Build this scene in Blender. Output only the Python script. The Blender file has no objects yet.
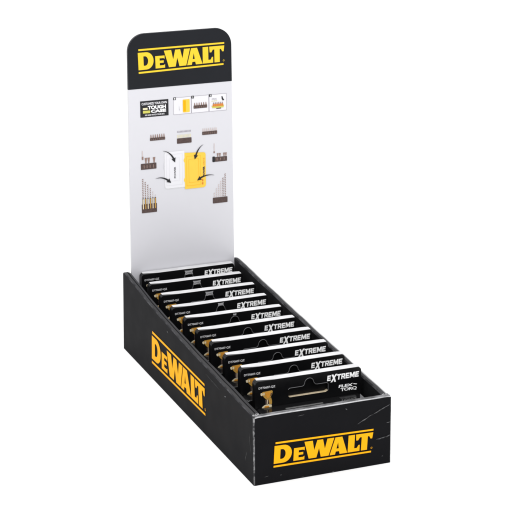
import bpy, bmesh, math, random
from mathutils import Vector, Matrix, noise
random.seed(4)
S = 0.14                      # metres per tray width
C = bpy.context.scene.collection
PI = math.pi

# ------------------------------------------------------------------ materials
def nodes_of(m):
    m.use_nodes = True
    nt = m.node_tree
    return nt, nt.nodes['Principled BSDF']

def mat(name, col, rough=0.5, spec=0.3, var=0.0, scale=30, bump=0.0, bscale=120, coat=0.0, metal=0.0, rvar=0.0):
    m = bpy.data.materials.new(name)
    nt, b = nodes_of(m)
    b.inputs['Base Color'].default_value = (*col, 1)
    b.inputs['Roughness'].default_value = rough
    b.inputs['Specular IOR Level'].default_value = spec
    b.inputs['Coat Weight'].default_value = coat
    b.inputs['Coat Roughness'].default_value = 0.08
    b.inputs['Metallic'].default_value = metal
    tc = nt.nodes.new('ShaderNodeTexCoord')
    if var or rvar:
        n = nt.nodes.new('ShaderNodeTexNoise'); n.inputs['Scale'].default_value = scale / S
        n.inputs['Detail'].default_value = 6
        nt.links.new(tc.outputs['Object'], n.inputs['Vector'])
        if var:
            r = nt.nodes.new('ShaderNodeMapRange')
            r.inputs['To Min'].default_value = 1 - var; r.inputs['To Max'].default_value = 1 + var
            nt.links.new(n.outputs['Fac'], r.inputs['Value'])
            mx = nt.nodes.new('ShaderNodeVectorMath'); mx.operation = 'SCALE'
            mx.inputs[0].default_value = col
            nt.links.new(r.outputs[0], mx.inputs['Scale'])
            nt.links.new(mx.outputs[0], b.inputs['Base Color'])
        if rvar:
            r = nt.nodes.new('ShaderNodeMapRange')
            r.inputs['From Min'].default_value = .3; r.inputs['From Max'].default_value = .7
            r.inputs['To Min'].default_value = rough - rvar; r.inputs['To Max'].default_value = rough + rvar
            nt.links.new(n.outputs['Fac'], r.inputs['Value'])
            nt.links.new(r.outputs[0], b.inputs['Roughness'])
    if bump:
        n2 = nt.nodes.new('ShaderNodeTexNoise'); n2.inputs['Scale'].default_value = bscale / S
        n2.inputs['Detail'].default_value = 4
        nt.links.new(tc.outputs['Object'], n2.inputs['Vector'])
        bp = nt.nodes.new('ShaderNodeBump'); bp.inputs['Strength'].default_value = bump
        bp.inputs['Distance'].default_value = 0.02 * S
        nt.links.new(n2.outputs['Fac'], bp.inputs['Height'])
        nt.links.new(bp.outputs[0], b.inputs['Normal'])
    return m

def worn(name, light, dark, lo, hi, scale):
    """paperboard edge: black print rubbed off in patches"""
    m = mat(name, light, .7, .2)
    nt, b = nodes_of(m)
    tc = nt.nodes.new('ShaderNodeTexCoord')
    n = nt.nodes.new('ShaderNodeTexNoise'); n.inputs['Scale'].default_value = scale / S
    n.inputs['Detail'].default_value = 5; n.inputs['Roughness'].default_value = .65
    nt.links.new(tc.outputs['Object'], n.inputs['Vector'])
    cr = nt.nodes.new('ShaderNodeValToRGB')
    cr.color_ramp.elements[0].position = lo; cr.color_ramp.elements[0].color = (*dark, 1)
    cr.color_ramp.elements[1].position = hi; cr.color_ramp.elements[1].color = (*light, 1)
    nt.links.new(n.outputs['Fac'], cr.inputs['Fac'])
    nt.links.new(cr.outputs[0], b.inputs['Base Color'])
    return m

M = {}
M['board'] = mat('black_board', (.0065, .0065, .0075), .62, .03, .25, 5, .02, 5, rvar=.04)
M['board_in'] = mat('black_board_inside', (.007, .007, .008), .6, .15, .4, 8, .08, 20)
M['rim'] = mat('folded_board_rim', (.012, .012, .014), .45, .28, .3, 12, .12, 16)
M['worn'] = worn('worn_edge', (.20, .20, .21), (.05, .05, .052), .35, .65, 9)
M['worn_light'] = worn('worn_edge_light', (.42, .42, .43), (.20, .20, .205), .34, .62, 8)
M['worn_dark'] = worn('worn_edge_dark', (.07, .07, .075), (.010, .010, .012), .44, .70, 10)
M['rim_pale'] = worn('rim_pale_grey', (.50, .50, .51), (.22, .22, .225), .30, .70, 3)  # right wall's rim, blotchy pale grey
M['worn_corner'] = worn('worn_edge_corner', (.22, .22, .225), (.015, .015, .017), .42, .60, 18)
M['crease'] = worn('crease', (.13, .13, .135), (.012, .012, .012), .32, .66, 30)
M['yellow'] = mat('yellow_ink', (.80, .36, .006), .62, .06, .03, 20)
M['yellow_hdr'] = mat('yellow_ink_header', (.74, .50, .025), .45, .2, .03, 20)
M['band'] = mat('black_ink_header', (.0085, .0095, .0125), .42, .14, .15, 4)
M['card'] = mat('white_header_board', (.555, .552, .582), .30, .45, .015, 3, .25, 1.1)
M['white_edge'] = mat('white_card_edge', (.50, .50, .51), .5, .3, .30, 10, .1, 30)
M['pack'] = mat('black_gloss_card', (.004, .004, .0045), .34, .16, .3, 10, .05, 20, rvar=.06)
M['case'] = mat('black_gloss_plastic', (.006, .006, .0065), .12, .5, 0, 10, .05, 14)
M['cream'] = mat('cream_card_edge', (.66, .55, .38), .6, .2, .25, 60)
M['white_ink'] = mat('white_ink', (.93, .93, .93), .5, .2)
M['grey_ink'] = mat('grey_ink', (.55, .55, .56), .5, .2, .2, 90)
M['film'] = mat('film_rim', (.10, .10, .105), .25, .5)
M['film_glare'] = mat('painted_film_glare', (.34, .34, .35), .3, .45, .75, 30)  # mottled grey that paints glare on the pack film
M['gold'] = mat('gold_ink', (.48, .27, .05), .5, .3, .5, 120)
M['gold_light'] = mat('pale_gold_ink', (.72, .62, .42), .5, .3, .3, 160)
M['brown'] = mat('dark_brown_ink', (.075, .05, .045), .5, .2, .5, 90)
M['bit'] = mat('steel_brown_ink', (.24, .16, .135), .5, .2, .6, 140)
M['bit_light'] = mat('pale_copper_ink', (.50, .42, .40), .5, .2, .3, 140)
M['pale'] = mat('pale_ink', (.66, .655, .68), .45, .2)
M['pale_yellow'] = mat('pale_yellow_ink', (.66, .61, .40), .5, .2)
M['line'] = mat('thin_grey_ink', (.28, .26, .30), .5, .2)
M['ink'] = mat('black_ink', (.015, .015, .017), .5, .2)
M['case_yellow'] = mat('yellow_case_ink', (.78, .50, .06), .5, .2, .05, 12)
M['orange'] = mat('orange_ink', (.62, .20, .03), .5, .2)
M['green_ink'] = mat('lime_ink', (.50, .48, .10), .5, .2)
M['fin_grey'] = mat('grey_case_fin', (.26, .26, .27), .6, .2, .2, 30)
M['case_reflection'] = mat('painted_grey_reflection', (.10, .10, .10), .3, .4, .6, 40)
M['case_reflection_dark'] = mat('painted_dark_reflection', (.025, .025, .026), .3, .4, .6, 40)
M['orange_gold'] = mat('orange_gold_ink', (.62, .27, .03), .5, .3, .35, 70)
M['floor'] = mat('white_sweep', (.90, .90, .90), .9, .05, .01, 1)

# ------------------------------------------------------------------ helpers
def link(name, me, parent=None):
    o = bpy.data.objects.new(name, me); C.objects.link(o)
    if parent: o.parent = parent
    return o

def empty(name, loc, label, cat, group=None):
    o = bpy.data.objects.new(name, None); C.objects.link(o)
    o.empty_display_size = .02
    o.location = loc; o['label'] = label; o['category'] = cat
    if group: o['group'] = group
    return o

def flat(splines, cyc=True):
    """outlines with even-odd holes -> filled triangles [(verts2d),(faces)]"""
    cu = bpy.data.curves.new('t', 'CURVE'); cu.dimensions = '2D'; cu.fill_mode = 'BOTH'
    for s in splines:
        sp = cu.splines.new('POLY'); sp.points.add(len(s) - 1)
        for p, q in zip(sp.points, s): p.co = (q[0], q[1], 0, 1)
        sp.use_cyclic_u = True
    o = bpy.data.objects.new('t', cu)
    me = bpy.data.meshes.new_from_object(o)
    v = [(a.co.x, a.co.y) for a in me.vertices]
    f = [tuple(p.vertices) for p in me.polygons]
    bpy.data.meshes.remove(me); bpy.data.objects.remove(o); bpy.data.curves.remove(cu)
    return v, f

def text2d(s, x, y, w, h, off=.012, space=1.0, shear=0.0):
    """built-in lettering fitted in a box"""
    cu = bpy.data.curves.new('t', 'FONT'); cu.body = s; cu.offset = off
    cu.space_character = space; cu.shear = shear; cu.resolution_u = 3; cu.fill_mode = 'BOTH'
    o = bpy.data.objects.new('t', cu); C.objects.link(o)
    me = bpy.data.meshes.new_from_object(o.evaluated_get(bpy.context.evaluated_depsgraph_get()))
    v = [(a.co.x, a.co.y) for a in me.vertices]; f = [tuple(p.vertices) for p in me.polygons]
    bpy.data.meshes.remove(me); bpy.data.objects.remove(o); bpy.data.curves.remove(cu)
    x0 = min(a[0] for a in v); x1 = max(a[0] for a in v); y0 = min(a[1] for a in v); y1 = max(a[1] for a in v)
    return [(x + (a[0] - x0) / (x1 - x0) * w, y + (a[1] - y0) / (y1 - y0) * h) for a in v], f

def rect(x0, y0, x1, y1): return [(x0, y0), (x1, y0), (x1, y1), (x0, y1)]

def rrect(x0, y0, x1, y1, r, n=8, corners=(1, 1, 1, 1)):
    """corners: bl br tr tl"""
    out = []
    for (cx, cy, a, k) in ((x0 + r, y0 + r, PI, 0), (x1 - r, y0 + r, 1.5 * PI, 1), (x1 - r, y1 - r, 0, 2), (x0 + r, y1 - r, .5 * PI, 3)):
        if corners[k]:
            for i in range(n + 1):
                t = a + .5 * PI * i / n
                out.append((cx + r * math.cos(t), cy + r * math.sin(t)))
        else:
            out.append(((x0, x1, x1, x0)[k], (y0, y0, y1, y1)[k]))
    return out

class Print:
    """flat pieces with a material each, mapped on a surface: fn(u, v, lift) -> 3D"""
    def __init__(s, fn): s.fn = fn; s.v = []; s.f = []; s.m = []; s.mats = []
    def add(s, vf, mname, lift=.0022):
        if mname not in s.mats: s.mats.append(mname)
        k = len(s.v)
        s.v += [s.fn(a[0], a[1], lift) for a in vf[0]]
        for q in vf[1]: s.f.append(tuple(k + i for i in q)); s.m.append(s.mats.index(mname))
        return s
    def poly(s, pts, mname, lift=.0022): return s.add(flat([pts]), mname, lift)
    def build(s, name, parent, facing):
        me = bpy.data.meshes.new(name)
        me.from_pydata([tuple(c * S for c in v) for v in s.v], [], s.f)
        for m in s.mats: me.materials.append(M[m])
        me.polygons.foreach_set('material_index', s.m)
        bm = bmesh.new(); bm.from_mesh(me)
        F = Vector(facing)
        for f in bm.faces:
            if f.normal.dot(F) < 0: f.normal_flip()
        bm.to_mesh(me); bm.free()
        return link(name, me, parent)

def mesh(name, verts, faces, mats, idx=None, parent=None, smooth=False, fix=True):
    me = bpy.data.meshes.new(name)
    me.from_pydata([tuple(c * S for c in v) for v in verts], [], faces)
    for m in mats: me.materials.append(M[m])
    if idx: me.polygons.foreach_set('material_index', idx)
    if fix:
        bm = bmesh.new(); bm.from_mesh(me)
        bmesh.ops.recalc_face_normals(bm, faces=bm.faces); bm.to_mesh(me); bm.free()
    if smooth:
        me.polygons.foreach_set('use_smooth', [True] * len(me.polygons))
    return link(name, me, parent)

def solid(name, outlines, y0, y1, mats, parent, face_mat):
    """outlines in x,z extruded from y0 (front) to y1; face_mat(center, normal)->index"""
    v2, f2 = flat(outlines)
    V = [(a[0], y0, a[1]) for a in v2] + [(a[0], y1, a[1]) for a in v2]
    n = len(v2); F = [tuple(q) for q in f2] + [tuple(n + i for i in reversed(q)) for q in f2]
    # boundary edges
    cnt = {}
    for q in f2:
        for i in range(len(q)):
            e = (q[i], q[(i + 1) % len(q)]); cnt[e] = 1
    for (a, b) in cnt:
        if (b, a) not in cnt: F.append((b, a, n + a, n + b))
    me = bpy.data.meshes.new(name)
    me.from_pydata([tuple(c * S for c in v) for v in V], [], F)
    for m in mats: me.materials.append(M[m])
    bm = bmesh.new(); bm.from_mesh(me); bmesh.ops.remove_doubles(bm, verts=bm.verts, dist=1e-7)
    bmesh.ops.recalc_face_normals(bm, faces=bm.faces)
    for f in bm.faces: f.material_index = face_mat(f.calc_center_median() / S, f.normal)
    bm.to_mesh(me); bm.free()
    return link(name, me, parent)

def sweep(name, rings, strip_mats, mats, parent, closed=True):
    """rings: list of profiles (same length); strip_mats: index for each profile edge"""
    V = []; F = []; I = []
    n = len(rings[0])
    for r in rings: V += r
    for k in range(len(rings) - 1):
        for j in range(n if closed else n - 1):
            a = k * n + j; b = k * n + (j + 1) % n
            F.append((a, b, b + n, a + n)); I.append(strip_mats[j])
    F.append(tuple(range(n))); I.append(strip_mats[0])
    F.append(tuple(reversed(range((len(rings) - 1) * n, len(rings) * n)))); I.append(strip_mats[0])
    return mesh(name, V, F, mats, I, parent)

# ------------------------------------------------------------------ lettering of the tool maker's mark (unit box)
def arc(cx, cy, rx, ry, a0, a1, n=10):
    return [(cx + rx * math.cos(a0 + (a1 - a0) * i / n), cy + ry * math.sin(a0 + (a1 - a0) * i / n)) for i in range(n + 1)]
def v_(l): return l
LOGO = [
    [[(0, 0), (.092, 0)] + arc(.092, .5, .085, .5, -PI / 2, PI / 2, 14)[1:-1] + [(.092, 1), (0, 1)],
     [(.062, .23), (.080, .23)] + arc(.080, .5, .034, .27, -PI / 2, PI / 2, 10)[1:-1] + [(.080, .77), (.062, .77)]],
    [[(.196, 0), (.306, 0), (.306, .21), (.292, .16), (.246, .16), (.246, .30), (.292, .30), (.292, .44), (.246, .44), (.246, .57), (.290, .57), (.304, .52), (.304, .72), (.196, .72)]],
    [[(.298, 1), (.382, 1), (.402, .44), (.428, 1), (.486, 1), (.510, .44), (.530, 1), (.600, 1), (.552, 0), (.472, 0), (.450, .52), (.428, 0), (.350, 0)]],
    [[(.612, 1), (.682, 1), (.742, 0), (.664, 0), (.657, .17), (.624, .17), (.617, 0), (.562, 0)],
     [(.629, .34), (.652, .34), (.642, .70)]],
    [[(.746, 1), (.812, 1), (.812, .20), (.838, .20), (.854, .36), (.868, .36), (.868, 0), (.746, 0)]],
    [[(.823, 1), (1.0, 1), (.993, .64), (.976, .64), (.960, .80), (.946, .80), (.946, 0), (.883, 0), (.883, .80), (.865, .80), (.848, .64), (.828, .64)]],
]
def logo(name, parent, quad, normal, ink, bars=(.10, .115, .885)):
    """quad: bl, br, tr, tl corner points of the whole mark incl. the two bars"""
    bl, br, tr, tl = [Vector(q) for q in quad]; N = Vector(normal)
    def fn(u, v, lift):
        return tuple((bl * (1 - u) + br * u) * (1 - v) + (tl * (1 - u) + tr * u) * v + N * lift)
    p = Print(fn)
    for sp in LOGO:
        p.add(flat([[(x, .145 + y * .71) for x, y in s] for s in sp]), ink, .0015)
    p.poly(rect(0, 0, .99, .075), ink, .0015); p.poly(rect(.008, .925, 1, 1), ink, .0015)
    ring = [arc(.992, .195, .009, .040, 0, 2 * PI, 14)[:-1], arc(.992, .195, .0062, .027, 0, 2 * PI, 14)[:-1]]
    p.add(flat(ring), ink, .0015)
    return p.build(name, parent, normal)

# ------------------------------------------------------------------ the setting: a white surface
fl = mesh('ground', [(-250, -150, 0), (250, -150, 0), (250, 350, 0), (-250, 350, 0)], [(0, 1, 2, 3)], ['floor'])
fl['kind'] = 'structure'

# ------------------------------------------------------------------ the display tray
tray = empty('display_box', (0, 0, 0), 'black cardboard counter display tray with tall printed header card, yellow lettering on front and side', 'display box')
D = 2.8
def top_left(y):
    t = y / D
    return .488 + .165 * t - .034 * math.sin(PI * t ** 1.45) + .004 * noise.noise(Vector((y * 5, 1.3, 0)))
def top_right(y):
    t = y / D
    return .488 + .172 * t - .006 * math.sin(PI * t) + .003 * noise.noise(Vector((y * 6, 7.7, 0)))

def side_wall(sgn, top, name):
    x_out = 0 if sgn < 0 else 1.0
    rings = []
    n = 60
    for k in range(n + 1):
        y = .007 + (D - .007) * k / n
        h = top(y)
        th = (.066 - .014 * y / D) if sgn < 0 else .048
        if k == n or k == 0: h -= .007
        if y > D - .1: h -= .010 * ((y - D + .1) / .1) ** 2
        j = .003 * noise.noise(Vector((y * 4, 3.1 * sgn, 5)))
        s = -sgn          # inward direction
        wx = (x_out + .0) + (-.008 * math.sin(PI * k / n) * s * 0)
        taper = (-.004 if sgn < 0 else -.004) * (1 - y / D) + (.008 if sgn < 0 else -.012) * (y / D)
        X = lambda a, z: x_out + s * a + (taper * (z / .5) if sgn < 0 else taper * (z / .5))
        b = .006 if sgn < 0 else .013
        prof = [(X(0, 0), y, .0), (X(0, h * .5), y, h * .5), (X(0, h), y, h - b), (X(b, h), y, h + .001), (X(th * .42, h), y, h + .003 + j),
                (X(th * .48, h), y, h - .004 + j), (X(th * .55, h), y, h + .004 + j), (X(th - .008, h), y, h + j), (X(th, h), y, h - .010), (X(th, 0) , y, .0)]
        rings.append(prof)
    # strips: outer low, outer high, bevel, rim, groove, groove, rim, inner bevel, inner, bottom
    if sgn < 0: sm = [0, 0, 1, 2, 3, 3, 2, 1, 3, 3]
    else: sm = [0, 0, 5, 5, 5, 5, 2, 1, 3, 3]
    return sweep(name, rings, sm, ['board', 'worn_dark', 'rim', 'board_in', 'worn_light', 'rim_pale'], tray)

left = side_wall(-1, top_left, 'side_panel')
right = side_wall(1, top_right, 'side_panel')

# front panel
rings = []
n = 40
for k in range(n + 1):
    x = .007 + .986 * k / n
    h = .4895 + .0025 * noise.noise(Vector((x * 6, .5, 2))) - (.004 if k in (0, n) else 0)
    lean = -.004 * math.sin(PI * k / n)
    rings.append([(x, 0, .0), (x, lean, h * .5), (x, lean * .4, h - .006), (x, .006, h), (x, .026, h + .003), (x, .040, h - .001), (x, .048, h - .008), (x, .05, .0)])
front = sweep('front_panel', rings, [0, 0, 1, 2, 2, 1, 3, 3], ['board', 'worn_light', 'worn', 'board_in'], tray)
# fix the two vertical corners: rounded, rubbed
for x, sx, w in ((.007, -1, 'worn_corner'), (.993, 1, 'worn_dark')):
    V = []; F = []
    m = 20; q = 5
    for k in range(m + 1):
        z = .484 * k / m
        for i in range(q + 1):
            a = PI / 2 * i / q
            r = .0075 + .0012 * noise.noise(Vector((z * 14, x * 9, 1)))
            V.append((x + sx * r * math.sin(a) - (.004 * z / .5 if sx < 0 else .004 * z / .5) * math.sin(a), .007 - r * math.cos(a), z))
    for k in range(m):
        for i in range(q):
            a = k * (q + 1) + i
            F.append((a, a + 1, a + q + 2, a + q + 1))
    me = mesh('corner_crease', V, F, [w], None, front, smooth=True)
# rolled ends of the front rim (small loops at the corners)
def loop(name, cx, cy, cz, r, t, parent, mname):
    V = []; F = []; a_n = 18; b_n = 6
    for i in range(a_n):
        a = 2 * PI * i / a_n
        rr = r * (1 + .12 * math.sin(2 * a + 1))
        for j in range(b_n):
            b = 2 * PI * j / b_n
            V.append((cx + (rr + t * math.cos(b)) * math.cos(a), cy + (rr + t * math.cos(b)) * .75 * math.sin(a), cz + t * math.sin(b) + .003 * math.cos(a + .6)))
    for i in range(a_n):
        for j in range(b_n):
            F.append((i * b_n + j, ((i + 1) % a_n) * b_n + j, ((i + 1) % a_n) * b_n + (j + 1) % b_n, i * b_n + (j + 1) % b_n))
    return mesh(name, V, F, [mname], None, parent, smooth=True)
loop('corner_fold', .026, .030, .491, .018, .0045, front, 'worn_light')
loop('corner_fold', .966, .034, .491, .018, .0045, front, 'worn_light')

# back and base
def boxm(name, x0, y0, z0, x1, y1, z1, m, parent):
    V = [(x, y, z) for x in (x0, x1) for y in (y0, y1) for z in (z0, z1)]
    F = [(0, 1, 3, 2), (4, 6, 7, 5), (0, 4, 5, 1), (2, 3, 7, 6), (0, 2, 6, 4), (1, 5, 7, 3)]
    return mesh(name, V, F, [m], None, parent)
boxm('back_panel', .060, D - .018, .002, .950, D - .001, .56, 'board', tray)
boxm('base_panel', .068, .052, .003, .950, D - .02, .022, 'board_in', tray)
# grey fin standing in for the clear case's edge, front right corner
mesh('case_edge_fin', [(.862, .20, .447), (.918, .175, .388), (.862, .20, .385), (.862, .207, .447), (.918, .182, .388), (.862, .207, .385), (.864, .20, .30), (.920, .175, .30), (.864, .207, .30), (.920, .182, .30)],
     [(0, 2, 1), (3, 4, 5), (0, 1, 4, 3), (0, 3, 5, 2), (2, 6, 7, 1), (5, 4, 9, 8), (1, 7, 9, 4), (2, 5, 8, 6), (6, 8, 9, 7)], ['fin_grey'], None, tray)

# marks on the front and the side
logo('lettering', front, [(.1365, -.0045, .112), (.856, -.0045, .102), (.865, -.0045, .272), (.146, -.0045, .292)], (0, -1, 0), 'yellow')
def sx_(y, z): return (-.004 * (1 - y / D) + .008 * (y / D)) * z / .5 - .0012
logo('lettering', left, [(sx_(y, z), y, z) for y, z in ((2.089, .128), (.899, .148), (.923, .386), (2.081, .392))], (-1, 0, 0), 'yellow')

# creases and scuffs in the board
def sliver(pts, w):
    """thin tapered line through pts"""
    L = []; R = []
    for i, p in enumerate(pts):
        a = pts[max(i - 1, 0)]; b = pts[min(i + 1, len(pts) - 1)]
        d = Vector((b[0] - a[0], b[1] - a[1])).normalized(); nrm = Vector((-d.y, d.x))
        t = i / (len(pts) - 1); ww = w * (.15 + math.sin(PI * min(max(t, .02), .98))) * random.uniform(.6, 1.2)
        L.append((p[0] + nrm.x * ww, p[1] + nrm.y * ww)); R.append((p[0] - nrm.x * ww, p[1] - nrm.y * ww))
    v = L + R; k = len(L)
    return v, [(i, i + 1, k + i + 1, k + i) for i in range(k - 1)]
def wob(a, b, n=9, amp=.004):
    return [(a[0] + (b[0] - a[0]) * i / n + random.uniform(-amp, amp), a[1] + (b[1] - a[1]) * i / n + random.uniform(-amp, amp)) for i in range(n + 1)]
for a, b, w, am in (((.748, .326), (.856, .378), .0030, .002), ((.853, .374), (.985, .432), .0036, .002), ((.885, .190), (.992, .201), .0032, .002),
                    ((.935, .189), (.994, .212), .0018, .001), ((.962, .300), (.993, .303), .0024, .001), ((.655, .452), (.668, .440), .003, .001),
                    ((.07, .054), (.10, .058), .0012, .001), ((.187, .048), (.194, .052), .003, .0), ((.93, .060), (.94, .062), .0022, .0),
                    ((.31, .452), (.36, .456), .0010, .001), ((.56, .010), (.58, .009), .002, .0), ((.34, .010), (.36, .009), .002, .0)):
    Print(lambda u, v, l: (u, -.0042 - l, v)).add(sliver(wob(a, b, 9, am), w), 'crease', .001).build('crease', front, (0, -1, 0))
for a, b, w, am in (((.50, .446), (.53, .440), .004, .001), ((1.73, .507), (1.70, .500), .004, .001), ((.15, .12), (.12, .20), .0012, .002), ((.07, .35), (.05, .22), .0014, .002), ((.9, .470), (.62, .452), .0010, .002)):
    Print(lambda u, v, l: (sx_(u, v) - l, u, v)).add(sliver(wob(a, b, 9, am), w), 'crease', .0008).build('crease', left, (-1, 0, 0))

# ------------------------------------------------------------------ header card
HY = 2.752
def hx(x, z):       # the card tapers slightly towards its top
    t = (z - .6) / 1.93
    l = .066 + .013 * t; r = .934 - .012 * t
    return l + (r - l) * x
def unx(x, z):
    t = (z - .6) / 1.93
    l = .066 + .013 * t; r = .934 - .012 * t
    return (x - l) / (r - l)
R0 = .135
pts = []
def card_outline(z0, z1, r):
    o = [(hx(0, 2.108), 2.108), (hx(0, z0), z0), (hx(1, z0), z0), (hx(1, 2.108), 2.108)]
    for i in range(13):
        a = PI / 2 * i / 12; x = hx(1, z1) - r + r * math.cos(a); o.append((x, z1 - r + r * math.sin(a)))
    for i in range(13):
        a = PI / 2 + PI / 2 * i / 12; x = hx(0, z1) + r + r * math.cos(a); o.append((x, z1 - r + r * math.sin(a)))
    return o
header = solid('header_card', [card_outline(.03, 2.532, R0)], HY, HY + .020, ['card', 'white_edge', 'band'], tray,
               lambda c, nn: 0 if abs(nn.y) > .9 else (2 if c.z > 2.10 else 1))
hp = lambda u, v, l: (u, HY - l, v)
def band_outline():
    o = [(hx(0, 2.108), 2.108), (hx(1, 2.108), 2.108)]
    return o + card_outline(.03, 2.532, R0)[4:]
Print(hp).poly(band_outline(), 'band', .0015).build('top_band', header, (0, -1, 0))
logo('lettering', header, [(.163, HY - .003, 2.226), (.862, HY - .003, 2.242), (.862, HY - .003, 2.420), (.158, HY - .003, 2.416)], (0, -1, 0), 'yellow_hdr')

# badge
b = Print(hp)
b.poly(rect(.169, 1.882, .398, 2.010), 'ink', .0015)
v, f = text2d('CUSTOMIZE YOUR OWN', .180, 1.978, .206, .019, .03); b.add((v, f), 'pale', .003)
v, f = text2d('TOUGH', .230, 1.941, .147, .029, .05); b.add((v, f), 'white_ink', .003)
v, f = text2d('CASE', .254, 1.913, .124, .024, .05); b.add((v, f), 'white_ink', .003)
b.poly(rect(.190, 1.941, .228, 1.956), 'pale_yellow', .003)
b.poly(rect(.190, 1.913, .248, 1.934), 'green_ink', .003)
v, f = text2d('MIX AND MATCH YOUR SETS', .206, 1.892, .158, .012, .03); b.add((v, f), 'pale', .003)
b.build('badge', header, (0, -1, 0))

# three numbered steps
def step_frame(x0, x1, num, name):
    p = Print(hp)
    p.add(flat([rect(x0, 1.880, x1, 2.015), rect(x0 + .0025, 1.8825, x1 - .0025, 2.0125)]), 'line', .0012)
    p.poly(rect(x0 + .0026, 1.8826, x1 - .0026, 2.0124), 'pale', .0008)
    p.poly(rect(x0, 1.997, x0 + .021, 2.018), 'ink', .0022)
    v, f = text2d(num, x0 + .007, 2.001, .007, .013, .02); p.add((v, f), 'white_ink', .0035)
    return p
def rack(p, x0, y0, x1, y1, teeth, th, block='brown', bit='bit', yb=None, heads=True, lift=.0025):
    h = (y1 - y0)
    p.poly(rrect(x0, y0, x1, y0 + h * (1 - th), .004, 3), block, lift)
    w = (x1 - x0) / teeth
    for i in range(teeth):
        c = x0 + w * (i + .5)
        yb_ = y0 + h * (1 - th)
        if heads:
            p.poly([(c - w * .32, yb_), (c + w * .32, yb_), (c + w * .12, y1 - h * .05), (c, y1), (c - w * .16, y1 - h * .05)], bit, lift)
        else:
            p.poly(rect(c - w * .18, yb_, c + w * .18, y1), bit, lift)
        p.poly(rect(c - w * .08, y0 + h * .1, c + w * .08, y0 + h * (1 - th) * .7), 'bit', lift + .0012)
p = step_frame(.439, .5855, '1', 'a')
p.poly(rrect(.515, 1.893, .572, 1.995, .006, 4), 'case_yellow', .0024)
p.poly(rect(.519, 1.900, .540, 1.988), 'yellow', .0034)
p.poly(rect(.484, 1.914, .487, 1.945), 'grey_ink', .0024); p.poly(rect(.4885, 1.910, .490, 1.925), 'line', .0024)
p.build('step_picture', header, (0, -1, 0))
p = step_frame(.587, .731, '2', 'b')
rack(p, .604, 1.915, .716, 1.962, 6, .48)
p.build('step_picture', header, (0, -1, 0))
p = step_frame(.7325, .878, '3', 'c')
p.poly([(.760, 1.905), (.852, 1.905), (.858, 1.925), (.752, 1.925)], 'green_ink', .0024)
rack(p, .762, 1.918, .850, 1.952, 6, .45, 'orange', 'bit', lift=.0036)
p.poly(rect(.792, 1.897, .832, 1.905), 'brown', .0024)
p.poly([(.836, 1.995), (.845, 1.993), (.850, 1.975), (.860, 1.968), (.848, 1.958), (.838, 1.972)], 'ink', .0024)
v, f = text2d('MIX', .757, 1.970, .040, .014, .0); p.add((v, f), 'line', .0024)
p.poly(rect(.752, 1.960, .80, 1.963), 'green_ink', .0024)
p.build('step_picture', header, (0, -1, 0))

# bit set pictures
p = Print(hp); rack(p, .242, 1.692, .366, 1.742, 7, .55); p.build('bit_set_picture', header, (0, -1, 0))
p = Print(hp)
p.poly(rrect(.463, 1.648, .583, 1.690, .004, 3), 'brown', .0024)
for i in range(11):
    x = .467 + i * .0105
    p.poly(rect(x, 1.693, x + .005, 1.718), 'pale_yellow', .0024)
    p.poly([(x, 1.735), (x + .007, 1.737), (x + .006, 1.747), (x + .002, 1.752)], 'line', .0024)
p.build('bit_set_picture', header, (0, -1, 0))
p = Print(hp); rack(p, .672, 1.698, .797, 1.752, 8, .50, 'brown', 'bit_light'); p.build('bit_set_picture', header, (0, -1, 0))

def long_bit(p, x, z0, z1, w, m):
    """twisted shank: staggered rhombs"""
    n = max(2, int((z1 - z0) / .014)); s = (z1 - z0) / n
    for i in range(n):
        a = z0 + i * s
        p.poly([(x - w, a), (x + w, a + s * .35), (x + w, a + s * .85), (x - w, a + s * .5)], m, .0024)
def nut(p, x, z, w, h, m):
    p.poly([(x - w, z + h), (x + w, z + h), (x + w * .7, z + h * .55), (x + w * .45, z), (x - w * .45, z), (x - w * .7, z + h * .55)], m, .0024)
p = Print(hp)      # left upper: tall driver and nuts in a holder
p.poly(rrect(.163, 1.468, .290, 1.516, .004, 3), 'brown', .0024)
p.poly(rect(.174, 1.545, .180, 1.618), 'bit_light', .0024); p.poly(rect(.172, 1.548, .185, 1.572), 'bit', .0034)
for x in (.205, .228, .272): nut(p, x, 1.5175, .0105, .043, 'bit')
for x in (.186, .21, .235, .262): p.poly(rect(x, 1.478, x + .006, 1.504), 'bit', .0036)
p.build('bit_set_picture', header, (0, -1, 0))
p = Print(hp)      # right upper
p.poly(rrect(.755, 1.472, .878, 1.510, .004, 3), 'brown', .0024)
p.poly(rrect(.755, 1.472, .775, 1.516, .004, 3), 'ink', .0036)
p.poly(rect(.768, 1.560, .773, 1.622), 'bit_light', .0024); p.poly(rect(.765, 1.543, .776, 1.558), 'bit', .0024)
for x in (.800, .818, .853, .869): nut(p, x, 1.5115, .008, .028, 'bit')
for x in (.79, .82, .85): p.poly(rect(x, 1.482, x + .006, 1.502), 'bit', .0036)
p.build('bit_set_picture', header, (0, -1, 0))
p = Print(hp)      # left lower: drill bits by length, in a holder
p.poly(rrect(.163, 1.118, .287, 1.190, .004, 3), 'brown', .0024)
for i, zt in enumerate((1.398, 1.372, 1.348, 1.318, 1.290, 1.262)):
    x = .175 + i * .020
    long_bit(p, x, 1.24, zt, .0055 - .0004 * i, 'bit' if i < 4 else 'bit_light')
    p.poly(rect(x - .006, 1.191, x + .006, 1.238), 'brown', .0024)
    p.poly(rect(x - .0035, 1.150, x + .0035, 1.232), ('gold_light', 'gold')[i % 2], .0036)
p.build('bit_set_picture', header, (0, -1, 0))
p = Print(hp)      # right lower
p.poly(rrect(.755, 1.133, .879, 1.180, .004, 3), 'brown', .0024)
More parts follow.
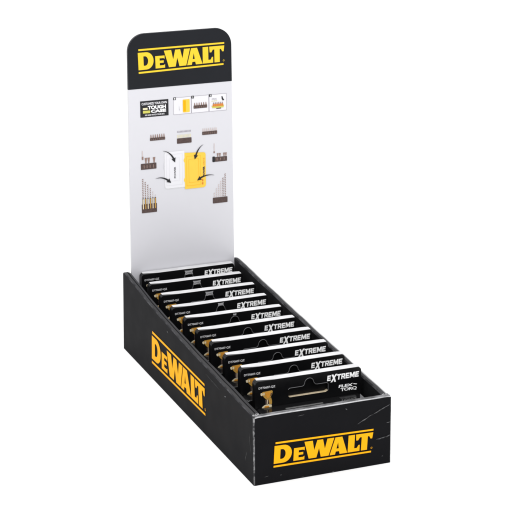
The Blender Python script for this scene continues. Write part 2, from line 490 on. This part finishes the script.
for i, zt in enumerate((1.225, 1.258, 1.290, 1.315, 1.340, 1.372)):
    x = .768 + i * .0185
    long_bit(p, x, 1.184, zt, .0052, 'bit' if i > 3 else 'bit_light')
p.build('bit_set_picture', header, (0, -1, 0))

# open case picture: white shell and yellow insert
p = Print(hp)
wl = rrect(.357, 1.292, .5225, 1.588, .020, 6, (1, 0, 0, 1))
wl_o = rrect(.354, 1.289, .5225, 1.590, .022, 6, (1, 0, 0, 1))
p.poly(wl_o, 'line' if False else 'grey_ink', .0008); p.poly([(x + .0008, z + .0035) if z < 1.4 else (x, z + .002) for x, z in wl], 'pale', .0020)
notch = [(.5225, 1.570)] + [(.5225 - .008 * math.sin(PI * i / 6), 1.53 - .04 * i / 6) for i in range(7)] + [(.5225 - .008 * math.sin(PI * i / 6), 1.37 - .04 * i / 6) for i in range(7)] + [(.5225, 1.276)]
p.poly(notch + [(.680, 1.276), (.694, 1.284), (.698, 1.300), (.698, 1.545), (.692, 1.556), (.680, 1.560)], 'case_yellow', .0032)
v, f = text2d('POWER', 0, 0, .092, .015, .02)
p.add(([(.449 - y, 1.374 + x) for x, y in v], f), 'ink', .0032)
v, f = text2d('POWER', 0, 0, .082, .017, .06)
p.add(([(.690 - y, 1.365 + x) for x, y in v], f), 'brown', .0042)
v, f = text2d('DRIVE', 0, 0, .060, .010, .0)
p.add(([(.688 - y, 1.455 + x) for x, y in v], f), 'orange', .0042)
for rr in (rect(.372, 1.318, .505, 1.568), rect(.396, 1.352, .482, 1.536)):
    (a0, b0), (a1, b1) = rr[0], rr[2]
    p.add(flat([rr, rect(a0 + .0014, b0 + .0014, a1 - .0014, b1 - .0014)]), 'card', .0030)
for rr in (rect(.538, 1.300, .655, 1.540), rect(.556, 1.325, .640, 1.515)):
    (a0, b0), (a1, b1) = rr[0], rr[2]
    p.add(flat([rr, rect(a0 + .0016, b0 + .0016, a1 - .0016, b1 - .0016)]), 'yellow', .0042)
p.poly(rect(.350, 1.45, .354, 1.50), 'card', .0030)
p.poly(rect(.664, 1.300, .676, 1.318), 'orange', .0042); p.poly(rect(.664, 1.325, .676, 1.345), 'orange', .0042)
p.build('case_picture', header, (0, -1, 0))
def arrow(a, c, e):
    """tapering curve from a via c to e with a head"""
    pts_ = [((1 - t) ** 2 * a[0] + 2 * t * (1 - t) * c[0] + t * t * e[0], (1 - t) ** 2 * a[1] + 2 * t * (1 - t) * c[1] + t * t * e[1]) for t in [i / 12 for i in range(13)]]
    L = []; Rr = []
    for i in range(11):
        d = Vector((pts_[i + 1][0] - pts_[i][0], pts_[i + 1][1] - pts_[i][1])).normalized(); n_ = Vector((-d.y, d.x)); w = .0008 + .0062 * i / 10
        L.append((pts_[i][0] + n_.x * w, pts_[i][1] + n_.y * w)); Rr.append((pts_[i][0] - n_.x * w, pts_[i][1] - n_.y * w))
    d = Vector((e[0] - pts_[10][0], e[1] - pts_[10][1])).normalized(); n_ = Vector((-d.y, d.x)); b0 = Vector(pts_[10])
    tip = b0 + d * .034
    head = [tuple(b0 + n_ * .018 - d * .003), tuple(tip), tuple(b0 - n_ * .018 - d * .003)]
    return L + head + Rr[::-1]
for a, c, e in (((.345, 1.602), (.415, 1.590), (.441, 1.508)), ((.280, 1.385), (.345, 1.405), (.402, 1.345)),
                ((.679, 1.622), (.630, 1.600), (.608, 1.515)), ((.768, 1.366), (.690, 1.385), (.632, 1.342))):
    Print(hp).poly(arrow(a, c, e), 'ink', .0056).build('arrow', header, (0, -1, 0))

# ------------------------------------------------------------------ hanging packs (built once, then copied)
W0, W1 = -.390, .392         # pack half extents about its centre
H = .566                      # height above its base
G = 'hanging packs lined up in the tray'
def hole_outline():
    o = [(-.148, .428), (-.138, .420), (.128, .420), (.145, .430), (.145, .478), (.136, .487), (.062, .487), (.050, .490), (.042, .500)]
    o += [(0.004 + .034 * math.cos(a), .504 + .036 * math.sin(a)) for a in [PI * i / 8 for i in range(9)]]
    o += [(-.036, .492), (-.048, .487), (-.140, .487), (-.150, .478)]
    return o
pack = empty('hanging_pack', (0, 0, 0), 'x', 'bit set pack', G)
outer = rrect(W0, 0.0, W1, H, .026, 6, (0, 0, 1, 1))
hole = hole_outline()
def fm(c, nn):
    if abs(nn.y) > .9: return 0
    if -.16 < c.x < .16 and .41 < c.z < .432: return 2
    return 0
solid('hang_card', [outer, hole], 0, .030, ['pack', 'white_edge', 'cream'], pack, fm)
solid('backing_card', [rrect(W0 + .002, 0.0, W1 - .002, H - .001, .026, 6, (0, 0, 1, 1))], .031, .059, ['pack'], pack, lambda c, nn: 0)
# pale folded top edge over both layers
V = []; F = []
nseg = 30
for k in range(nseg + 1):
    x = W0 + .018 + (W1 - W0 - .030) * k / nseg
    dz = .0025 * noise.noise(Vector((x * 5, 3, 1)))
    e0 = .003 + .026 * max(0, 1 - k / 5.0) ** 1.3 + .003 * noise.noise(Vector((x * 11, 9, 1)))
    e1 = .058 - .010 * max(0, 1 - (nseg - k) / 1.5)
    V += [(x, e0, H + .0008), (x, e0 + .006, H + .004 + dz), (x, e1, H + .0045 + dz), (x, e1 + .002, H + .0008)]
for k in range(nseg):
    for j in range(3):
        a = k * 4 + j; F.append((a, a + 1, a + 5, a + 4))
mesh('top_edge', V, F, ['white_edge'], None, pack)
# rim of clear film round the hole
def tube(pts3, r, closed, name, m, parent, nb=5):
    V = []; F = []; n = len(pts3)
    for i in range(n):
        p0 = Vector(pts3[(i - 1) % n] if closed or i else pts3[0]); p1 = Vector(pts3[(i + 1) % n] if closed or i < n - 1 else pts3[-1])
        d = (p1 - p0).normalized(); a = Vector((0, 1, 0)); bb = d.cross(a).normalized()
        for j in range(nb):
            t = 2 * PI * j / nb; q = Vector(pts3[i]) + (a * math.cos(t) + bb * math.sin(t)) * r; V.append(tuple(q))
    for i in range(n if closed else n - 1):
        for j in range(nb):
            F.append((i * nb + j, ((i + 1) % n) * nb + j, ((i + 1) % n) * nb + (j + 1) % nb, i * nb + (j + 1) % nb))
    return mesh(name, V, F, [m], None, parent, smooth=True)
tube([(x, -.001, z) for x, z in hole[3:]], .0026, False, 'hole_rim', 'film', pack)
# lower plastic case: glossy shelf in front of the card
cs = [(-.385, 0), (.387, 0), (.387, .351), (.380, .368), (.365, .376), (-.365, .376), (-.380, .368), (-.385, .351)]
co = solid('plastic_case', [cs], -.112, -.001, ['case'], pack, lambda c, nn: 0)
bv = co.modifiers.new('b', 'BEVEL'); bv.width = .010 * S; bv.segments = 3; bv.limit_method = 'ANGLE'; bv.angle_limit = math.radians(50)
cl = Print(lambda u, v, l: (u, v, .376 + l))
cl.poly(rrect(-.20, -.088, .075, -.066, .006, 4), 'case_reflection', .0008); cl.poly(rrect(.215, -.060, .335, -.028, .006, 4), 'case_reflection_dark', .0008)
cl.build('painted_reflection', co, (0, 0, 1))  # grey patches painted on the case top as its reflections
pp = lambda u, v, l: (u, -l, v)
# item code
p = Print(pp); v, f = text2d('DT70607-QZ', -.366, .508, .122, .019, .032); p.add((v, f), 'grey_ink', .0015); p.build('item_code', pack, (0, -1, 0))
# big word
E_ = [[(0, 0), (0, 1), (.9, 1), (.9, .76), (.3, .76), (.3, .62), (.82, .62), (.82, .38), (.3, .38), (.3, .24), (.9, .24), (.9, 0)]]
T_ = [[(0, 1), (1.05, 1), (1.05, .75), (.68, .75), (.68, 0), (.36, 0), (.36, .75), (0, .75)]]
R_ = [[(0, 0), (0, 1), (.82, 1), (.96, .86), (.96, .5), (.82, .38), (1.0, 0), (.66, 0), (.5, .34), (.3, .34), (.3, 0)], [(.3, .77), (.66, .77), (.66, .57), (.3, .57)]]
M_ = [[(0, 0), (0, 1), (.36, 1), (.63, .5), (.9, 1), (1.26, 1), (1.26, 0), (.95, 0), (.95, .52), (.72, .1), (.54, .1), (.3, .52), (.3, 0)]]
X_ = [[(-.1, -.32), (.42, .4), (.0, 1.08), (.46, 1.08), (.68, .72), (.98, 1.12), (1.42, 1.12), (.90, .44), (1.28, -.32), (.84, -.32), (.64, .1), (.32, -.32)]]
word = []; x = 0
for L, adv in ((E_, 1.0), (X_, 1.38), (T_, 1.12), (R_, 1.08), (E_, 1.02), (M_, 1.38), (E_, .9)):
    word.append([[(x + a + .12 * b_, b_) for a, b_ in s] for s in L]); x += adv
tw = x
p = Print(pp)
for L in word:
    p.add(flat([[(.136 + a / tw * .236, .496 + b_ * .040) for a, b_ in s] for s in L]), 'white_ink', .0015)
p.build('range_name', pack, (0, -1, 0))
p = Print(pp)
v, f = text2d('FLEX', .222, .434, .110, .021, .04, .9, .1); p.add((v, f), 'white_ink', .0015)
v, f = text2d('TORQ', .238, .402, .122, .027, .03, .9); p.add((v, f), 'white_ink', .0015)
p.poly([(.334, .452), (.362, .446), (.358, .440), (.334, .446)], 'white_ink', .0015)
p.build('series_name', pack, (0, -1, 0))
# drill driver picture
p = Print(pp)
p.poly([(-0.341, 0.484), (-0.334, 0.489), (-0.269, 0.492), (-0.263, 0.484), (-0.267, 0.464), (-0.279, 0.442), (-0.295, 0.428), (-0.309, 0.430), (-0.325, 0.446), (-0.339, 0.467)], 'gold', 0.0012)
p.poly([(-0.319, 0.484), (-0.281, 0.486), (-0.279, 0.464), (-0.293, 0.440), (-0.305, 0.442), (-0.317, 0.462)], 'orange_gold', 0.0022)
p.poly([(-0.353, 0.480), (-0.341, 0.484), (-0.335, 0.472), (-0.341, 0.460), (-0.351, 0.466)], 'gold_light', 0.0022)
p.poly([(-0.333, 0.480), (-0.323, 0.482), (-0.323, 0.466), (-0.331, 0.462)], 'gold_light', 0.0026)
p.poly([(-0.279, 0.472), (-0.269, 0.474), (-0.273, 0.456), (-0.281, 0.452)], 'brown', 0.0026)
p.poly([(-0.305, 0.428), (-0.299, 0.429), (-0.300, 0.392), (-0.307, 0.390)], 'gold_light', 0.0012)
p.poly([(-0.291, 0.432), (-0.277, 0.438), (-0.273, 0.412), (-0.273, 0.392), (-0.285, 0.390), (-0.284, 0.412)], 'gold', 0.0012)
p.poly([(-0.345, 0.368), (-0.339, 0.382), (-0.323, 0.392), (-0.301, 0.396), (-0.273, 0.392), (-0.269, 0.378), (-0.273, 0.366), (-0.309, 0.362)], 'gold_light', 0.0012)
p.poly([(-0.327, 0.374), (-0.319, 0.385), (-0.291, 0.384), (-0.289, 0.370)], 'orange_gold', 0.0024)
p.poly([(-0.295, 0.434), (-0.275, 0.442), (-0.269, 0.417), (-0.269, 0.394), (-0.288, 0.392), (-0.291, 0.412)], 'gold', .0018)
p.poly([(-0.319, 0.430), (-0.291, 0.432), (-0.289, 0.392), (-0.315, 0.392)], 'brown', .0010)
p.build('drill_picture', pack, (0, -1, 0))

ys = [.325, .594, .862, 1.149, 1.423, 1.690, 1.957, 2.240, 2.490, 2.680]
xc = [.531, .528, .524, .522, .520, .516, .514, .520, .512, .515]
dz = [.004, .003, .001, .002, .000, .004, .003, .009, .020, .048]
rz = [-.003, .006, -.009, .003, .007, -.005, .009, -.007, .004, 0]
rx = [0, .008, -.006, .010, -.004, .006, -.009, .007, -.005, .0]
ry = [.0, .002, -.003, .003, -.002, .004, -.003, .002, .003, -.002]
lab = ['frontmost black hanging pack, its slotted hole and gold drill picture fully in view',
       'black hanging pack directly behind the frontmost one, second from the front lip of the tray',
       'third black hanging pack counted from the front lip of the tray',
       'fourth black hanging pack counted from the front lip of the tray',
       'fifth black hanging pack counted from the front lip, just before the middle of the row',
       'sixth black hanging pack from the front lip, with a faint painted glare above its hole',
       'fourth black hanging pack counted from the tall header card, with a painted glare star',
       'third black hanging pack counted from the tall header card, with a painted glare star',
       'black hanging pack directly in front of the rearmost one, second from the header card',
       'rearmost black hanging pack, touching the tall white header card']
def copy_tree(o, parent=None):
    c = o.copy(); C.objects.link(c)
    if parent: c.parent = parent
    for ch in o.children: copy_tree(ch, c)
    return c
packs = [pack] + [copy_tree(pack) for _ in range(9)]
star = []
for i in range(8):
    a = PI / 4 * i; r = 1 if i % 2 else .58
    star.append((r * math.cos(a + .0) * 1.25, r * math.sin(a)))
for i, o in enumerate(packs):
    o.location = ((xc[i]) * S, ys[i] * S, (.024 + dz[i]) * S)
    o.rotation_euler = (rx[i], ry[i], rz[i])
    o['label'] = lab[i]
    if i >= 5:  # rear packs: film glare painted on as flat pale stars
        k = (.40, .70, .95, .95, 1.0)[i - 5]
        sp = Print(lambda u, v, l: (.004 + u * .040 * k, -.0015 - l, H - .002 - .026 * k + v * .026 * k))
        sp.poly(star, 'film_glare', .0005)
        sp.build('glare_star', o, (0, -1, 0))

# ------------------------------------------------------------------ light: white light tent and a big soft box
w = bpy.data.worlds.new('World'); bpy.context.scene.world = w; w.use_nodes = True
nt = w.node_tree; bg = nt.nodes['Background']
tc = nt.nodes.new('ShaderNodeTexCoord'); sx = nt.nodes.new('ShaderNodeSeparateXYZ')
nt.links.new(tc.outputs['Generated'], sx.inputs[0])
cr = nt.nodes.new('ShaderNodeValToRGB')
mr = nt.nodes.new('ShaderNodeMapRange'); mr.inputs['From Min'].default_value = -1; mr.inputs['From Max'].default_value = 1
nt.links.new(sx.outputs['Z'], mr.inputs['Value']); nt.links.new(mr.outputs[0], cr.inputs['Fac'])
el = cr.color_ramp.elements
el[0].position = .5; el[0].color = (.30, .30, .31, 1)
el[1].position = .85; el[1].color = (1, 1, 1, 1)
e = el.new(.62); e.color = (.42, .42, .435, 1)
nt.links.new(cr.outputs[0], bg.inputs['Color']); bg.inputs['Strength'].default_value = 1.55

def area(name, loc, target, size, power, col=(1, 1, 1)):
    l = bpy.data.lights.new(name, 'AREA'); l.shape = 'RECTANGLE'; l.size = size[0]; l.size_y = size[1]; l.energy = power; l.color = col
    o = bpy.data.objects.new(name, l); C.objects.link(o); o.location = loc
    o.rotation_euler = (Vector(target) - Vector(loc)).to_track_quat('-Z', 'Y').to_euler()
    return o
area('softbox', (-.2, .15, 1.5), (.07, .2, .1), (1.5, 1.5), 14)
area('added_front_fill', (-.35, -1.7, 1.1), (.07, .2, .15), (1.0, 1.0), 12)  # fill lamp added in front to brighten the pack lettering

# ------------------------------------------------------------------ camera
cam = bpy.data.cameras.new('camera'); co = bpy.data.objects.new('camera', cam); C.objects.link(co)
R = Matrix(((0.927909839126162, 0.11609628113114216, -0.3542668259382736), (-0.37278706370455134, 0.2797113629839969, -0.8847549709112538), (-0.003624305091879537, 0.953038932533794, 0.30282611757813666)))
mt = R.to_4x4(); mt.translation = Vector((-3.98240066, -9.99593715, 5.0144284)) * S
co.matrix_world = mt
cam.sensor_width = 36; cam.lens = 17.8199510 * 100 / 512 * 36
cam.clip_start = .01; cam.clip_end = 200
sc = bpy.context.scene
sc.camera = co
sc.render.resolution_x = 1024; sc.render.resolution_y = 1024
sc.view_settings.view_transform = 'Standard'; sc.view_settings.look = 'None'
sc.view_settings.exposure = 0; sc.view_settings.gamma = 1
